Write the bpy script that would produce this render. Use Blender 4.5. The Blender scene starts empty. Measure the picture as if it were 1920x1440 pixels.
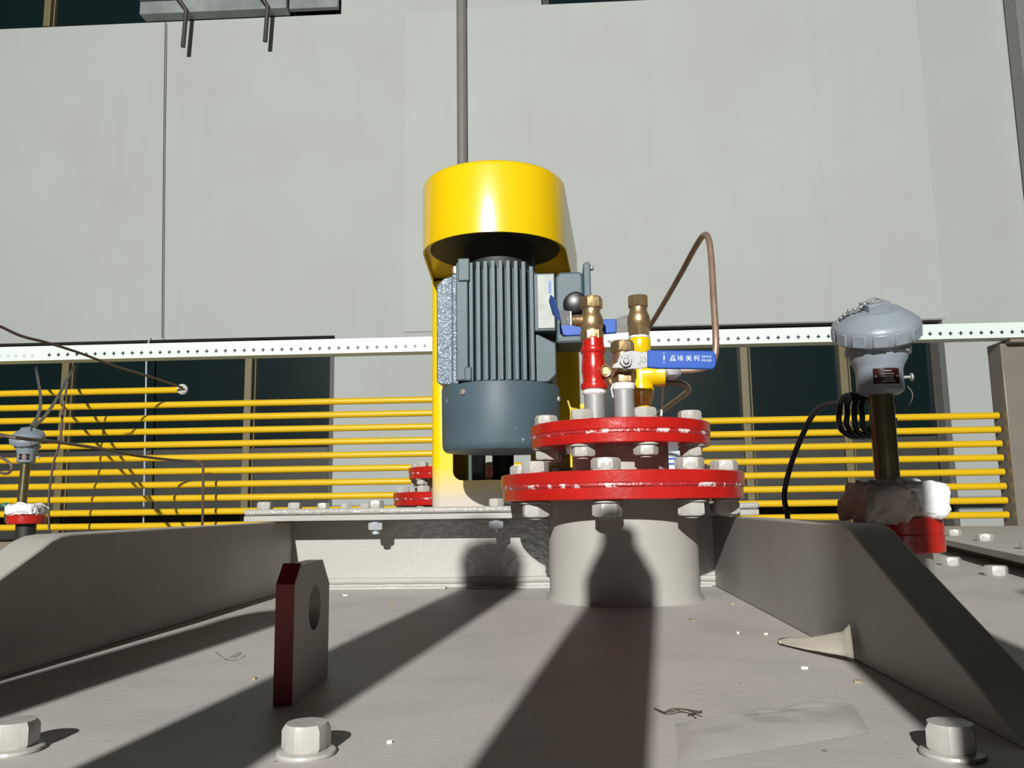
import bpy, math, random
from mathutils import Vector, Matrix, noise
C = bpy.context.scene
col = C.collection
R = math.radians
random.seed(7)

# ---------------------------------------------------------------- camera
CAM_H = .107; FPX = 1580.; PITCH = R(8.3); ROLL = R(.8)
fwd = Vector((0, math.cos(PITCH), math.sin(PITCH))); up0 = Vector((0, -math.sin(PITCH), math.cos(PITCH))); rt0 = Vector((1, 0, 0))
cr, sr = math.cos(ROLL), math.sin(ROLL)
rt = rt0*cr - up0*sr; up = rt0*sr + up0*cr
cd = bpy.data.cameras.new('camera'); cam = bpy.data.objects.new('camera', cd); col.objects.link(cam)
cam.matrix_world = Matrix(((rt.x, up.x, -fwd.x, 0), (rt.y, up.y, -fwd.y, 0), (rt.z, up.z, -fwd.z, CAM_H), (0, 0, 0, 1)))
cd.sensor_width = 36; cd.lens = 36*FPX/1920; cd.clip_start = .01; cd.clip_end = 100
C.camera = cam

# ---------------------------------------------------------------- world, lamp, exposure
w = bpy.data.worlds.new('world'); C.world = w; w.use_nodes = True
w.node_tree.nodes['Background'].inputs[0].default_value = (1, .98, .80, 1)
w.node_tree.nodes['Background'].inputs[1].default_value = .010
LAMP = Vector((-1.63, -9.25, 4.22))
ld = bpy.data.lights.new('floodlight', 'AREA'); ld.shape = 'DISK'; ld.size = .13; ld.energy = 1720; ld.color = (1, 1, .975)
lamp = bpy.data.objects.new('floodlight', ld); col.objects.link(lamp); lamp.location = LAMP
lamp.rotation_euler = (Vector((.1, 1.5, .3)) - LAMP).to_track_quat('-Z', 'Y').to_euler()
C.view_settings.view_transform = 'Standard'; C.view_settings.look = 'None'
C.view_settings.exposure = .38; C.view_settings.gamma = 1; C.view_settings.use_curve_mapping = False

# ---------------------------------------------------------------- helpers
def ray(px, py):
    u = (px-960)/FPX; v = (720-py)/FPX
    return rt*u + up*v + fwd
def at(px, py, Y):                      # point at forward distance Y behind a place seen in the photo
    r = ray(px, py); t = Y/r.y
    return Vector((r.x*t, Y, CAM_H + r.z*t))
def ground(px, py, z=0):
    r = ray(px, py); t = (z-CAM_H)/r.z
    return Vector((r.x*t, r.y*t, z))
EY = R(-3.4)                            # the machine stands turned 3.4 degrees
EM = Matrix.Rotation(EY, 4, 'Z')
WM = Matrix.Translation((0, 5.5, 0)) @ Matrix.Rotation(-math.atan(.052), 4, 'Z')     # back wall
RM = Matrix.Translation((0, 3.28, 0)) @ Matrix.Rotation(-math.atan(.052), 4, 'Z')    # pipe rack
def onplane(px, py, M):                 # local x, z on the wall / rack plane
    r = ray(px, py); n = (M.to_3x3() @ Vector((0, 1, 0))); o = M.translation
    cpos = Vector((0, 0, CAM_H)); t = (o-cpos).dot(n)/r.dot(n)
    return M.inverted() @ (cpos + r*t)

class MB:
    def __init__(s): s.v = []; s.f = []
    def add(s, vs, fs, M=None):
        o = len(s.v)
        for p in vs:
            p = Vector(p); s.v.append(M @ p if M else p)
        s.f += [tuple(i+o for i in f) for f in fs]
        return s
    def box(s, a, b, M=None, ch=0):
        x0, y0, z0 = a; x1, y1, z1 = b
        vs = [(x0,y0,z0),(x1,y0,z0),(x1,y1,z0),(x0,y1,z0),(x0,y0,z1),(x1,y0,z1),(x1,y1,z1),(x0,y1,z1)]
        return s.add(vs, [(3,2,1,0),(4,5,6,7),(0,1,5,4),(1,2,6,5),(2,3,7,6),(3,0,4,7)], M)
    def lathe(s, prof, M=None, n=48, a0=0.):
        vs = []; fs = []; m = len(prof)
        for i in range(n):
            a = 2*math.pi*i/n + a0; c_, s_ = math.cos(a), math.sin(a)
            vs += [(r*c_, r*s_, z) for r, z in prof]
        for i in range(n):
            j = (i+1) % n
            for k in range(m-1):
                fs.append((i*m+k, j*m+k, j*m+k+1, i*m+k+1))
        if prof[0][0] > 1e-6: fs.append(tuple(i*m for i in reversed(range(n))))
        if prof[-1][0] > 1e-6: fs.append(tuple(i*m+m-1 for i in range(n)))
        return s.add(vs, fs, M)
    def hexnut(s, af, z0, z1, M=None, a0=0., dome=.12):
        # hexagon with chamfered ends
        r = af/2/math.cos(math.pi/6); h = z1-z0; n = 24; vs = []; fs = []
        def hexr(a): 
            b = (a-a0) % (math.pi/3) - math.pi/6
            return af/2/math.cos(b)
        rings = []
        for (zz, cap) in ((z0, .5*af), (z0+dome*h, 1), (z1-dome*h*1.6, 1), (z1, .49*af)):
            ring = []
            for i in range(n):
                a = 2*math.pi*i/n + a0; rr = min(hexr(a), cap)
                ring.append((rr*math.cos(a), rr*math.sin(a), zz))
            rings.append(ring)
        for r_ in rings: vs += r_
        for k in range(3):
            for i in range(n):
                j = (i+1) % n; fs.append((k*n+i, k*n+j, (k+1)*n+j, (k+1)*n+i))
        fs.append(tuple(reversed(range(n)))); fs.append(tuple(3*n+i for i in range(n)))
        return s.add(vs, fs, M)
    def prism(s, poly, z0, z1, M=None):
        n = len(poly)
        vs = [(x, y, z0) for x, y in poly] + [(x, y, z1) for x, y in poly]
        fs = [tuple(reversed(range(n))), tuple(range(n, 2*n))] + [(i, (i+1) % n, n+(i+1) % n, n+i) for i in range(n)]
        return s.add(vs, fs, M)
    def tube(s, pts, r, n=12, sub=8, M=None, cap=True):
        pts = [Vector(p) for p in pts]
        if sub > 1 and len(pts) > 2:
            q = []
            for i in range(len(pts)-1):
                p0 = pts[max(i-1, 0)]; p1 = pts[i]; p2 = pts[i+1]; p3 = pts[min(i+2, len(pts)-1)]
                for k in range(sub):
                    t = k/sub
                    q.append(.5*((2*p1) + (p2-p0)*t + (2*p0-5*p1+4*p2-p3)*t*t + (3*p1-p0-3*p2+p3)*t**3))
            q.append(pts[-1]); pts = q
        vs = []; fs = []; prev = None
        for i, p in enumerate(pts):
            d = (pts[min(i+1, len(pts)-1)] - pts[max(i-1, 0)]).normalized()
            if prev is None:
                a = d.orthogonal().normalized()
            else:
                a = (prev - d*prev.dot(d)).normalized()
            prev = a; b = d.cross(a)
            for k in range(n):
                g = 2*math.pi*k/n; vs.append(p + a*(r*math.cos(g)) + b*(r*math.sin(g)))
        m = len(pts)
        for i in range(m-1):
            for k in range(n):
                l = (k+1) % n; fs.append((i*n+k, i*n+l, (i+1)*n+l, (i+1)*n+k))
        if cap: fs += [tuple(reversed(range(n))), tuple((m-1)*n+k for k in range(n))]
        return s.add(vs, fs, M)
    def ball(s, c, r, n=12):
        prof = [(r*math.sin(math.pi*k/n), -r*math.cos(math.pi*k/n)) for k in range(n+1)]
        prof[0] = (1e-5, -r); prof[-1] = (1e-5, r)
        return s.lathe(prof, Matrix.Translation(c), n*2)

ORG = {}
def mesh_of(name, mb, mat, off=Vector(), sharp=32):
    me = bpy.data.meshes.new(name)
    me.from_pydata([tuple(p-off) for p in mb.v], [], mb.f)
    me.materials.append(mat); me.validate()
    me.polygons.foreach_set('use_smooth', [True]*len(me.polygons))
    me.set_sharp_from_angle(angle=R(sharp)); me.update()
    return me
def tag(o, label=None, cat=None, group=None, kind=None):
    if label: o['label'] = label
    if cat: o['category'] = cat
    if group: o['group'] = group
    if kind: o['kind'] = kind
    return o
def part(name, mb, mat, parent=None, bevel=0, sharp=32, label=None):
    off = ORG.get(parent.name, Vector()) if parent else Vector()
    o = bpy.data.objects.new(name, mesh_of(name, mb, mat, off, sharp)); col.objects.link(o)
    if parent: o.parent = parent; ORG[o.name] = off
    if bevel:
        b = o.modifiers.new('bevel', 'BEVEL'); b.width = bevel; b.segments = 2; b.limit_method = 'ANGLE'; b.angle_limit = R(32); b.harden_normals = False
    if label: o['label'] = label
    return o
def single(name, mb, mat, label, cat, group=None, kind=None, bevel=0, base=None, sharp=32):
    c = base if base is not None else Vector((sum(p.x for p in mb.v)/len(mb.v), sum(p.y for p in mb.v)/len(mb.v), min(p.z for p in mb.v)))
    o = bpy.data.objects.new(name, mesh_of(name, mb, mat, c, sharp)); col.objects.link(o); o.location = c; ORG[o.name] = c
    if bevel:
        b = o.modifiers.new('bevel', 'BEVEL'); b.width = bevel; b.segments = 2; b.limit_method = 'ANGLE'; b.angle_limit = R(32)
    return tag(o, label, cat, group, kind)
def thing(name, loc, label, cat, group=None, kind=None):
    o = bpy.data.objects.new(name, None); col.objects.link(o); o.location = loc; o.empty_display_size = .02
    ORG[o.name] = Vector(loc)
    return tag(o, label, cat, group, kind)
def copy_tree(o, parent=None):
    c = o.copy(); col.objects.link(c)
    if parent: c.parent = parent
    for ch in list(o.children): copy_tree(ch, c)
    return c

# ---------------------------------------------------------------- materials
def mat(name, base, rough=.5, metal=0., var=0., vscale=8., bump=0., bscale=120., spec=.5, coat=0., dust=None, dscale=6., dlo=.5, dhi=.7, alpha=1., speck=None, sscale=250., sth=.72, streak=False):
    base = tuple(c*.77 for c in base); dust = dust and tuple(c*.77 for c in dust)
    m = bpy.data.materials.new(name); m.use_nodes = True; nt = m.node_tree; N = nt.nodes; L = nt.links
    b = N['Principled BSDF']; tc = N.new('ShaderNodeTexCoord')
    b.inputs['Roughness'].default_value = rough; b.inputs['Metallic'].default_value = metal
    b.inputs['Specular IOR Level'].default_value = spec; b.inputs['Coat Weight'].default_value = coat; b.inputs['Alpha'].default_value = alpha
    cur = None
    rgb = N.new('ShaderNodeRGB'); rgb.outputs[0].default_value = (*base, 1); cur = rgb.outputs[0]
    def nz(scale, detail=4, rough_=.55):
        n = N.new('ShaderNodeTexNoise'); n.inputs['Scale'].default_value = scale; n.inputs['Detail'].default_value = detail; n.inputs['Roughness'].default_value = rough_
        L.new(tc.outputs['Object'], n.inputs['Vector']); return n.outputs['Fac']
    def ramp(fac, lo, hi):
        r_ = N.new('ShaderNodeMapRange'); r_.inputs['From Min'].default_value = lo; r_.inputs['From Max'].default_value = hi; L.new(fac, r_.inputs['Value']); return r_.outputs[0]
    def mix(fac, a, colr):
        x = N.new('ShaderNodeMix'); x.data_type = 'RGBA'; L.new(fac, x.inputs[0]); L.new(a, x.inputs[6]); x.inputs[7].default_value = (*colr, 1); return x.outputs[2]
    if var:
        f = ramp(nz(vscale), .3, .7); dk = tuple(c*(1-var) for c in base); cur = mix(f, cur, dk)
    if dust: cur = mix(ramp(nz(dscale, 6), dlo, dhi), cur, dust)
    if speck: cur = mix(ramp(nz(sscale, 2), sth, sth+.03), cur, speck)
    if streak:
        mp = N.new('ShaderNodeMapping'); mp.inputs['Scale'].default_value = (9, 9, .5); L.new(tc.outputs['Object'], mp.inputs['Vector'])
        n = N.new('ShaderNodeTexNoise'); n.inputs['Scale'].default_value = 1; n.inputs['Detail'].default_value = 5; L.new(mp.outputs[0], n.inputs['Vector'])
        cur = mix(ramp(n.outputs['Fac'], .60, .85), cur, tuple(c*.9 for c in base))
    L.new(cur, b.inputs['Base Color'])
    if bump:
        bp = N.new('ShaderNodeBump'); bp.inputs['Strength'].default_value = bump; bp.inputs['Distance'].default_value = .002
        L.new(nz(bscale, 3), bp.inputs['Height']); L.new(bp.outputs[0], b.inputs['Normal'])
    return m
M_lid = mat('lid_paint', (.62, .585, .54), .55, spec=.25, var=.1, vscale=7, bump=.12, bscale=160, dust=(.50, .49, .465), dscale=14, dlo=.5, dhi=.8, speck=(.16, .13, .11), sscale=190, sth=.715)
M_paint = mat('beige_paint', (.46, .44, .40), .4, spec=.35, var=.08, vscale=14, bump=.1, bscale=90)
M_rib = mat('rib_paint', (.48, .46, .41), .5, spec=.3, var=.14, vscale=9, bump=.12, bscale=80)
M_gloss = mat('fresh_beige_paint', (.50, .48, .44), .18, var=.06, vscale=10, bump=.3, bscale=120)
M_edge = mat('wet_looking_beige_paint', (.52, .50, .46), .12, var=.06, vscale=10, bump=1., bscale=150, spec=1., coat=.6)
M_bolt = mat('bolt_paint', (.52, .50, .46), .28, var=.08, vscale=60, bump=.15, bscale=200)
M_zinc = mat('zinc', (.66, .70, .74), .3, metal=.3, var=.15, vscale=80)
M_red = mat('red_paint', (.58, .018, .012), .25, var=.25, vscale=30, bump=.25, bscale=110)
M_redchip = mat('red_paint_chipped', (.50, .03, .03), .3, var=.2, vscale=30, bump=.8, bscale=180, dust=(.95, .72, .72), dscale=75, dlo=.54, dhi=.58)
M_yel = mat('yellow_paint', (.95, .62, .004), .24, var=.04, vscale=5, bump=.04, bscale=40, spec=1.)
M_ypipe = mat('yellow_pipe_paint', (.90, .57, .006), .35, var=.05, vscale=6)
M_green = mat('dark_green', (.02, .045, .025), .5)
M_dark = mat('dark_recess', (.018, .02, .014), .6, var=.3, vscale=20)
M_black = mat('black_rubber', (.012, .012, .012), .35)
M_motor = mat('blue_grey_paint', (.108, .152, .168), .45, var=.15, vscale=25, bump=.12, bscale=130, spec=.22)
M_motorg = mat('blue_grey_rough_cast', (.15, .20, .245), .13, var=.1, vscale=25, bump=1., bscale=210, spec=.45)
M_cover = mat('fan_cover_paint', (.085, .13, .155), .5, spec=.35, var=.2, vscale=18, bump=.05, bscale=60, speck=(.2, .26, .3), sscale=60, sth=.72)
M_brass = mat('brass', (.56, .39, .20), .38, metal=.8, var=.2, vscale=50, bump=.12, bscale=260)
M_copper = mat('copper', (.50, .34, .26), .45, metal=.55, var=.3, vscale=30)
M_steel = mat('steel', (.42, .42, .41), .5, metal=.45, var=.2, vscale=60)
M_plate = mat('aluminium_plate', (.45, .48, .45), .55, metal=.1, spec=.3, var=.2, vscale=60)
M_galv = mat('galvanised_pipe', (.38, .38, .37), .5, metal=.2, var=.2, vscale=40, bump=.1)
M_tape = mat('thread_tape', (.85, .84, .82), .6, bump=.5, bscale=300)
M_blue = mat('blue_vinyl', (.025, .11, .50), .4, spec=.3, var=.05)
M_print = mat('pale_print', (.72, .80, .90), .5)
M_head = mat('grey_enamel', (.28, .32, .36), .36, var=.1, vscale=30, bump=.15, bscale=140)
M_name = mat('dark_nameplate', (.05, .012, .014), .2, spec=.8)
M_stem = mat('olive_steel_tube', (.22, .19, .10), .3, metal=.7, var=.3, vscale=50)
M_wool = mat('mineral_wool', (1.0, 1.0, 1.0), .95, var=.08, vscale=40, bump=1., bscale=200)
M_woold = mat('dirty_wool', (.72, .64, .56), .95, var=.25, vscale=40, bump=1., bscale=160)
M_wall = mat('wall_plaster', (.62, .66, .63), .85, var=.05, vscale=.8, bump=.1, bscale=20, dust=(.60, .62, .585), dscale=1.6, dlo=.45, dhi=.75, streak=True)
M_wall2 = mat('wall_plaster_lighter', (.66, .70, .665), .85, var=.05, vscale=.8, bump=.1, bscale=20, dust=(.62, .65, .61), dscale=1.6, dlo=.45, dhi=.75, streak=True)
M_floor = mat('concrete', (.3, .29, .27), .8, var=.2)
M_glass = mat('night_glass', (.008, .019, .020), .25, spec=.2)
M_glasslow = mat('grey_glass', (.075, .08, .066), .5, var=.35, vscale=3, spec=.3)  # lower panes a lighter, mottled grey than the upper glass
M_frame = mat('dark_bronze_frame', (.07, .065, .055), .45)
M_mull = mat('olive_bronze_mullion', (.24, .20, .10), .45)
M_tray = mat('mint_white_paint', (.84, .95, .87), .5)
M_post = mat('post_paint', (.27, .24, .20), .3, var=.1)
M_wire = mat('brown_capillary', (.10, .065, .05), .5)
M_clear = mat('clear_plastic', (.70, .72, .66), .18, alpha=.22, bump=.5, bscale=25, spec=.8)
M_flake = mat('peeled_paint', (.70, .64, .54), .5)
M_flaked = mat('paint_chip', (.35, .28, .18), .5)
M_lug = mat('lug_paint', (.40, .37, .32), .4, var=.1)
M_lugred = mat('lug_red_paint', (.33, .02, .015), .4, var=.3, vscale=30)
M_beam = mat('pale_steel', (.42, .47, .45), .5, var=.4, vscale=5)
# yellow column whose paint thins out to beige overspray near its base
M_col = mat('column_yellow_overspray', (.95, .62, .004), .25, bump=.08, bscale=60)
nt = M_col.node_tree; b = nt.nodes['Principled BSDF']; src = b.inputs['Base Color'].links[0].from_socket
tc = nt.nodes.new('ShaderNodeTexCoord'); sp = nt.nodes.new('ShaderNodeSeparateXYZ'); nt.links.new(tc.outputs['Object'], sp.inputs[0])
nz = nt.nodes.new('ShaderNodeTexNoise'); nz.inputs['Scale'].default_value = 25; nt.links.new(tc.outputs['Object'], nz.inputs['Vector'])
ad = nt.nodes.new('ShaderNodeMath'); ad.operation = 'MULTIPLY_ADD'; nt.links.new(nz.outputs['Fac'], ad.inputs[0]); ad.inputs[1].default_value = .02; nt.links.new(sp.outputs['Z'], ad.inputs[2])
mr = nt.nodes.new('ShaderNodeMapRange'); mr.inputs['From Min'].default_value = .022; mr.inputs['From Max'].default_value = .085; mr.inputs['To Min'].default_value = 1; mr.inputs['To Max'].default_value = 0; nt.links.new(ad.outputs[0], mr.inputs['Value'])
mx = nt.nodes.new('ShaderNodeMix'); mx.data_type = 'RGBA'; nt.links.new(mr.outputs[0], mx.inputs[0]); nt.links.new(src, mx.inputs[6]); mx.inputs[7].default_value = (.43, .385, .32, 1)
nt.links.new(mx.outputs[2], b.inputs['Base Color'])

def T(x, y, z): return Matrix.Translation((x, y, z))
def along(p, d):                        # matrix taking +Z to direction d at p
    return Matrix.Translation(p) @ Vector(d).to_track_quat('Z', 'Y').to_matrix().to_4x4()

# ================================================================ SETTING
W0 = lambda px, py: onplane(px, py, WM)
# wall with two lower and two upper openings (local x across, y depth, z up)
TOPZ = 5.2; BOT = -1.6
w1r = W0(625, 800).x; w1t = W0(625, 629).z; w2r = 2.80; w2t = W0(1500, 606).z
w2l = .55; w1l = -4.6; winbot = -.75
ubot = 3.60; u1l, u1r = -4.6, W0(640, 10).x; u2l, u2r = W0(1015, 3).x, W0(1440, 2).x
wb = MB()
xs = sorted({-6.5, w1l, w1r, w2l, w2r, 6.0, u1r, u2l, u2r}); zs = sorted({BOT, winbot, w1t, w2t, ubot, TOPZ, 4.9})
def hole(x, z):
    return (w1l < x < w1r and winbot < z < w1t) or (w2l < x < w2r and winbot < z < w2t) or (u1l < x < u1r and ubot < z < 4.9) or (u2l < x < u2r and ubot < z < 4.9)
for i in range(len(xs)-1):
    for k in range(len(zs)-1):
        if not hole((xs[i]+xs[i+1])/2, (zs[k]+zs[k+1])/2):
            wb.box((xs[i], 0, zs[k]), (xs[i+1], .24, zs[k+1]), WM)
wall = part('wall_back', wb, M_wall); tag(wall, kind='structure')
band = MB().box((W0(757, 300).x, -.008, w2t+.004), (W0(1745, 300).x, 0, ubot-.0), WM)  # slightly lighter, thinly raised area of the wall
p_ = part('lighter_band_1', band, M_wall2, bevel=.003); tag(p_, kind='structure')
fl = part('floor', MB().box((-7, -11, -1.7), (7, 6, -1.6)), M_floor); tag(fl, kind='structure')

def window(name, xl, xr, zb, zt, mulls, transom, lowmat=M_glasslow, mw=.05):
    c = WM @ Vector(((xl+xr)/2, .1, zb))
    t = thing(name, c, None, None, kind='structure')
    fr = MB(); fw = .055
    fr.box((xl, .08, zt-fw), (xr, .15, zt), WM).box((xl, .08, zb), (xr, .15, zb+fw), WM)
    fr.box((xl, .08, zb+fw), (xl+fw, .15, zt-fw), WM).box((xr-fw, .08, zb+fw), (xr, .15, zt-fw), WM)
    fr.box((xl+fw, .10, zt-fw-.035), (xr-fw, .14, zt-fw-.015), WM)
    if transom: fr.box((xl+fw, .085, transom-.02), (xr-fw, .145, transom+.02), WM)
    part('window_frame', fr, M_frame, t, bevel=.004)
    ms = [xl+fw] + list(mulls) + [xr-fw]
    for m_ in mulls:
        part('mullion', MB().box((m_-mw/2, .07, zb+fw), (m_+mw/2, .15, zt-fw-.001), WM).box((m_+mw*.75, .09, zb+fw), (m_+mw*.95, .13, zt-fw-.001), WM), M_mull, t, bevel=.004)
    for a, b_ in zip(ms[:-1], ms[1:]):
        if transom:
            part('pane', MB().box((a, .118, transom), (b_, .124, zt-fw), WM), M_glass, t)
            part('pane', MB().box((a, .112, zb+fw), (b_, .118, transom), WM), lowmat, t, label='greyish lower pane')
        else:
            part('pane', MB().box((a, .118, zb+fw), (b_, .124, zt-fw), WM), M_glass, t)
    return t
window('window_1', w1l, w1r, winbot, w1t, [W0(110, 700).x, W0(458, 700).x], W0(520, 843).z)
window('window_2', w2l, w2r, winbot, w2t, [W0(1401, 700).x, W0(1590, 700).x], W0(1700, 822).z)
window('window_3', u1l, u1r, ubot, 4.9, [-3.4], None)
window('window_4', u2l, u2r, ubot, 4.9, [], None)

# wall services
cx = W0(867, 120).x
single('wall_conduit', MB().lathe([(.035, 1.3), (.035, 4.9)], WM @ T(cx, -.045, 0), 32), mat('conduit_grey', (.30, .285, .25), .5, var=.1),
       'grey vertical pipe running up the wall behind the yellow belt guard', 'pipe')
xb0, xb1 = W0(300, 20).x, W0(545, 20).x
t = thing('wall_bracket', WM @ Vector(((xb0+xb1)/2, 0, ubot)), 'pale grey steel bracket across the upper left window with two hanging rods', 'bracket')
part('channel', MB().box((xb0-.1, -.10, ubot+.005), (xb1, -.0, ubot+.32), WM).box((xb0-.1, -.16, ubot+.10), (xb1, -.10, ubot+.13), WM), M_beam, t, bevel=.006)
part('reflection_plate', MB().box((xb1+.01, -.06, ubot+.02), (u1r-.01, -.02, ubot+.32), WM), M_beam, t)  # pale plate standing in for a grey reflection in the window glass
for px in (357, 508):
    a = W0(px, 105 if px < 400 else 95)
    part('rod', MB().tube([WM @ Vector((a.x, -.12, a.z)), WM @ Vector((a.x+.012, -.12, ubot+.005)), WM @ Vector((a.x-.05, -.175, ubot+.10)), WM @ Vector((a.x-.06, -.175, ubot+.3))], .016, sub=1), M_frame, t)
single('black_wire', MB().tube([WM @ Vector((W0(313, 60).x, -.03, ubot-.01)), WM @ Vector((W0(310, 300).x, -.03, 2.6)), WM @ Vector((W0(308, 628).x, -.03, w1t+.005))], 0.003, 6), M_black,
       'thin black wire hanging down the wall from the upper left window', 'wire')
single('hanging_cord', MB().tube([WM @ Vector((W0(283, 640).x, -.012, w1t+.015)), WM @ Vector((W0(283, 640).x, -.05, w1t-.1)), WM @ Vector((W0(283, 700).x, -.05, .8)), WM @ Vector((W0(283, 960).x, -.05, -.7))], .0055, 6), M_print,
       'thin white cord hanging in front of the lower left window', 'cord')
rc = 3.385
single('steel_column', MB().box((rc, -.16, BOT), (rc+.03, -.02, 5.1), WM).box((rc+.03, -.12, BOT), (rc+.30, -.02, 5.1), WM).lathe([(.05, BOT), (.05, 5.1)], WM @ T(rc+.16, -.18, 0), 24),
       M_galv, 'tall grey steel column at the upper right edge of the wall', 'column', bevel=.004)

# ================================================================ TANK LID
LIDY = 3.33
lid = thing('tank_lid', (0, 1.5, 0), 'flat beige painted tank top everything stands on', 'tank')
lb = MB(); lb.box((-2.9, -1.2, -.02), (2.9, LIDY, 0))
part('lid_plate', lb, M_lid, lid)
part('tank_shell', MB().box((-2.88, -1.18, -1.6), (2.88, LIDY-.02, -.021)), M_lid, lid)
def hexbolt_mesh(name, af, h, wr, wh, m=M_bolt):
    return mesh_of(name, MB().hexnut(af, wh, wh+h, a0=.2), m)
def put(name, me, parent, loc, rz=0):
    o = bpy.data.objects.new(name, me); col.objects.link(o); o.parent = parent
    o.location = Vector(loc) - ORG[parent.name]; o.rotation_euler.z = rz; ORG[o.name] = Vector(loc); return o
ME_fb = mesh_of('bolt', MB().hexnut(.0185, .0022, .0135, a0=.15, dome=.14), M_bolt)
ME_fw = mesh_of('washer', MB().lathe([(.0128, 0), (.0132, .0008), (.0128, .0018), (.0105, .0024), (.005, .0024)], n=40), M_bolt)
for (px, py, rz) in ((24, 1408, .4), (574, 1414, .1), (1786, 1416, .9)):
    g = ground(px, py)
    bo = put('bolt', ME_fb, lid, g, rz); ws = bpy.data.objects.new('washer', ME_fw); col.objects.link(ws); ws.parent = bo

# hatch cover at the far right with its row of bolts
p1 = Vector((.869, 1.728, 0)); p2 = Vector((.713, 1.207, 0)); dd = (p1-p2).normalized()
A_ = p2 - dd*.45; B_ = p1 + dd*1.0; out = Vector((dd.y, -dd.x, 0))
hatch = thing('hatch_cover', (p1+out*.4), 'beige hatch cover with layered edge and dark gap at far right of the tank top', 'hatch')
def quad(off, z0, z1, wid=1.3):
    a = A_+out*off; b_ = B_+out*off; c_ = B_+out*wid; d_ = A_+out*wid
    return MB().prism([(v.x, v.y) for v in (a, d_, c_, b_)], z0, z1)
part('curb', quad(.05, .0, .0155), M_dark, hatch)  # curb coloured dark for the shadow gap under the cover
part('gasket', quad(.012, .0155, .020), M_post, hatch)
part('cover_plate', quad(0, .020, .030), M_lid, hatch, bevel=.001)
ME_hb = mesh_of('bolt', MB().hexnut(.028, .0, .014, a0=.3), M_bolt)
for s_ in (.35, .62, .92, 1.2):
    q = A_ + dd*s_; put('bolt', ME_hb, hatch, q+out*.055+Vector((0, 0, .030)), .3)
for (px, py) in ((1868, 1079), (1783, 1060)):
    g = ground(px, py); put('bolt', ME_hb, lid, g, .5)

# ================================================================ MOUNTING FRAME (box frame with plate)
mf = thing('mounting_frame', EM @ Vector((-.09, 1.4, 0)), 'beige box frame with bolted glossy top plate carrying the yellow drive column', 'frame')
U0, U1, V0, V1 = -.417, .245, 1.082, 1.86
NC = (.068, 1.016)                       # main nozzle in machine coordinates
def notch(r, v0, ul, ur, v1, r2=None):
    pts = [(ul, v1), (ul, v0)]
    a_ = math.asin(min(1, (v0-NC[1])/r)); n = 20
    for i in range(n+1):
        th = math.pi - a_ - (math.pi-2*a_)*i/n
        pts.append((NC[0]+r*math.cos(th), NC[1]+r*math.sin(th)))
    pts += [(ur, v0), (ur, v1)]
    return pts
part('top_plate', MB().prism(notch(.150, V0+.003, U0, U1, V1), .1005, .1085, EM), M_edge, mf, bevel=.0034)
part('lower_plate', MB().prism(notch(.122, V0, U0+.002, U1-.002, V1), .0925, .100, EM), M_paint, mf, bevel=.001)
fw_ = MB()
fw_.box((-.385, 1.150, 0), (.215, 1.162, .0925), EM)
fw_.box((-.385, 1.80, 0), (.215, 1.812, .0925), EM).box((-.385, 1.162, 0), (-.373, 1.80, .0925), EM).box((.203, 1.162, 0), (.215, 1.80, .0925), EM)
part('frame_wall', fw_, M_gloss, mf, bevel=.002)
part('weld_bead', MB().tube([EM @ Vector((-.372+.02*i, 1.1495, .011+random.uniform(-.0006, .0006))) for i in range(30)], .0042, 8, 3), M_gloss, mf)
part('foot_strip', MB().box((-.371, 1.139, 0), (-.16, 1.151, .0035), EM).box((-.128, 1.139, 0), (.19, 1.151, .0035), EM), M_gloss, mf, bevel=.0008)
ME_mb = mesh_of('bolt', MB().hexnut(.018, .0, .0095, a0=.35), M_bolt)
ME_mn = mesh_of('nut', MB().hexnut(.018, -.0125, 0, a0=.2).lathe([(.005, -.018), (.005, -.001)], n=16), M_zinc)
ME_mnd = ME_mn
spots = [(-.395, 1.105), (-.245, 1.098), (-.088, 1.098)] + [(-.403, 1.255+.15*i) for i in range(4)] + [(.232, 1.255+.15*i) for i in range(4)]
for i, (u, v) in enumerate(spots):
    bo = put('bolt', ME_mb, mf, EM @ Vector((u, v, .1085)), i*.7)
    if i in (1, 2):
        nn = bpy.data.objects.new('nut', ME_mn); col.objects.link(nn); nn.parent = bo; nn.location = (0, 0, -.016); nn.rotation_euler.z = .3-i*.7; nn['label'] = 'bright zinc nut under the plate'

# ================================================================ SIDE RIBS
def rib(u0, u1, label, name='stiffener_rib'):
    prof = [(1.149, 0), (1.149, .0915), (.625, .0915), (.612, .0905), (.600, .0875), (.588, .082), (.44, .022), (.40, .003), (.36, 0)]
    n = len(prof); vs = [(u0, v, z) for v, z in prof] + [(u1, v, z) for v, z in prof]
    fs = [tuple(range(n)), tuple(range(2*n-1, n-1, -1))] + [(i, n+i, n+(i+1) % n, (i+1) % n) for i in range(n)]
    return single(name, MB().add(vs, fs, EM), M_rib, label, 'rib', bevel=.004, base=EM @ Vector(((u0+u1)/2, .75, 0)))
rib(.196, .225, 'beige steel rib right of the red flanged nozzle, sloping down at its near end')
rib(-.402, -.372, 'beige steel rib at the left, running toward the viewer with shaded inner side')

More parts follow.
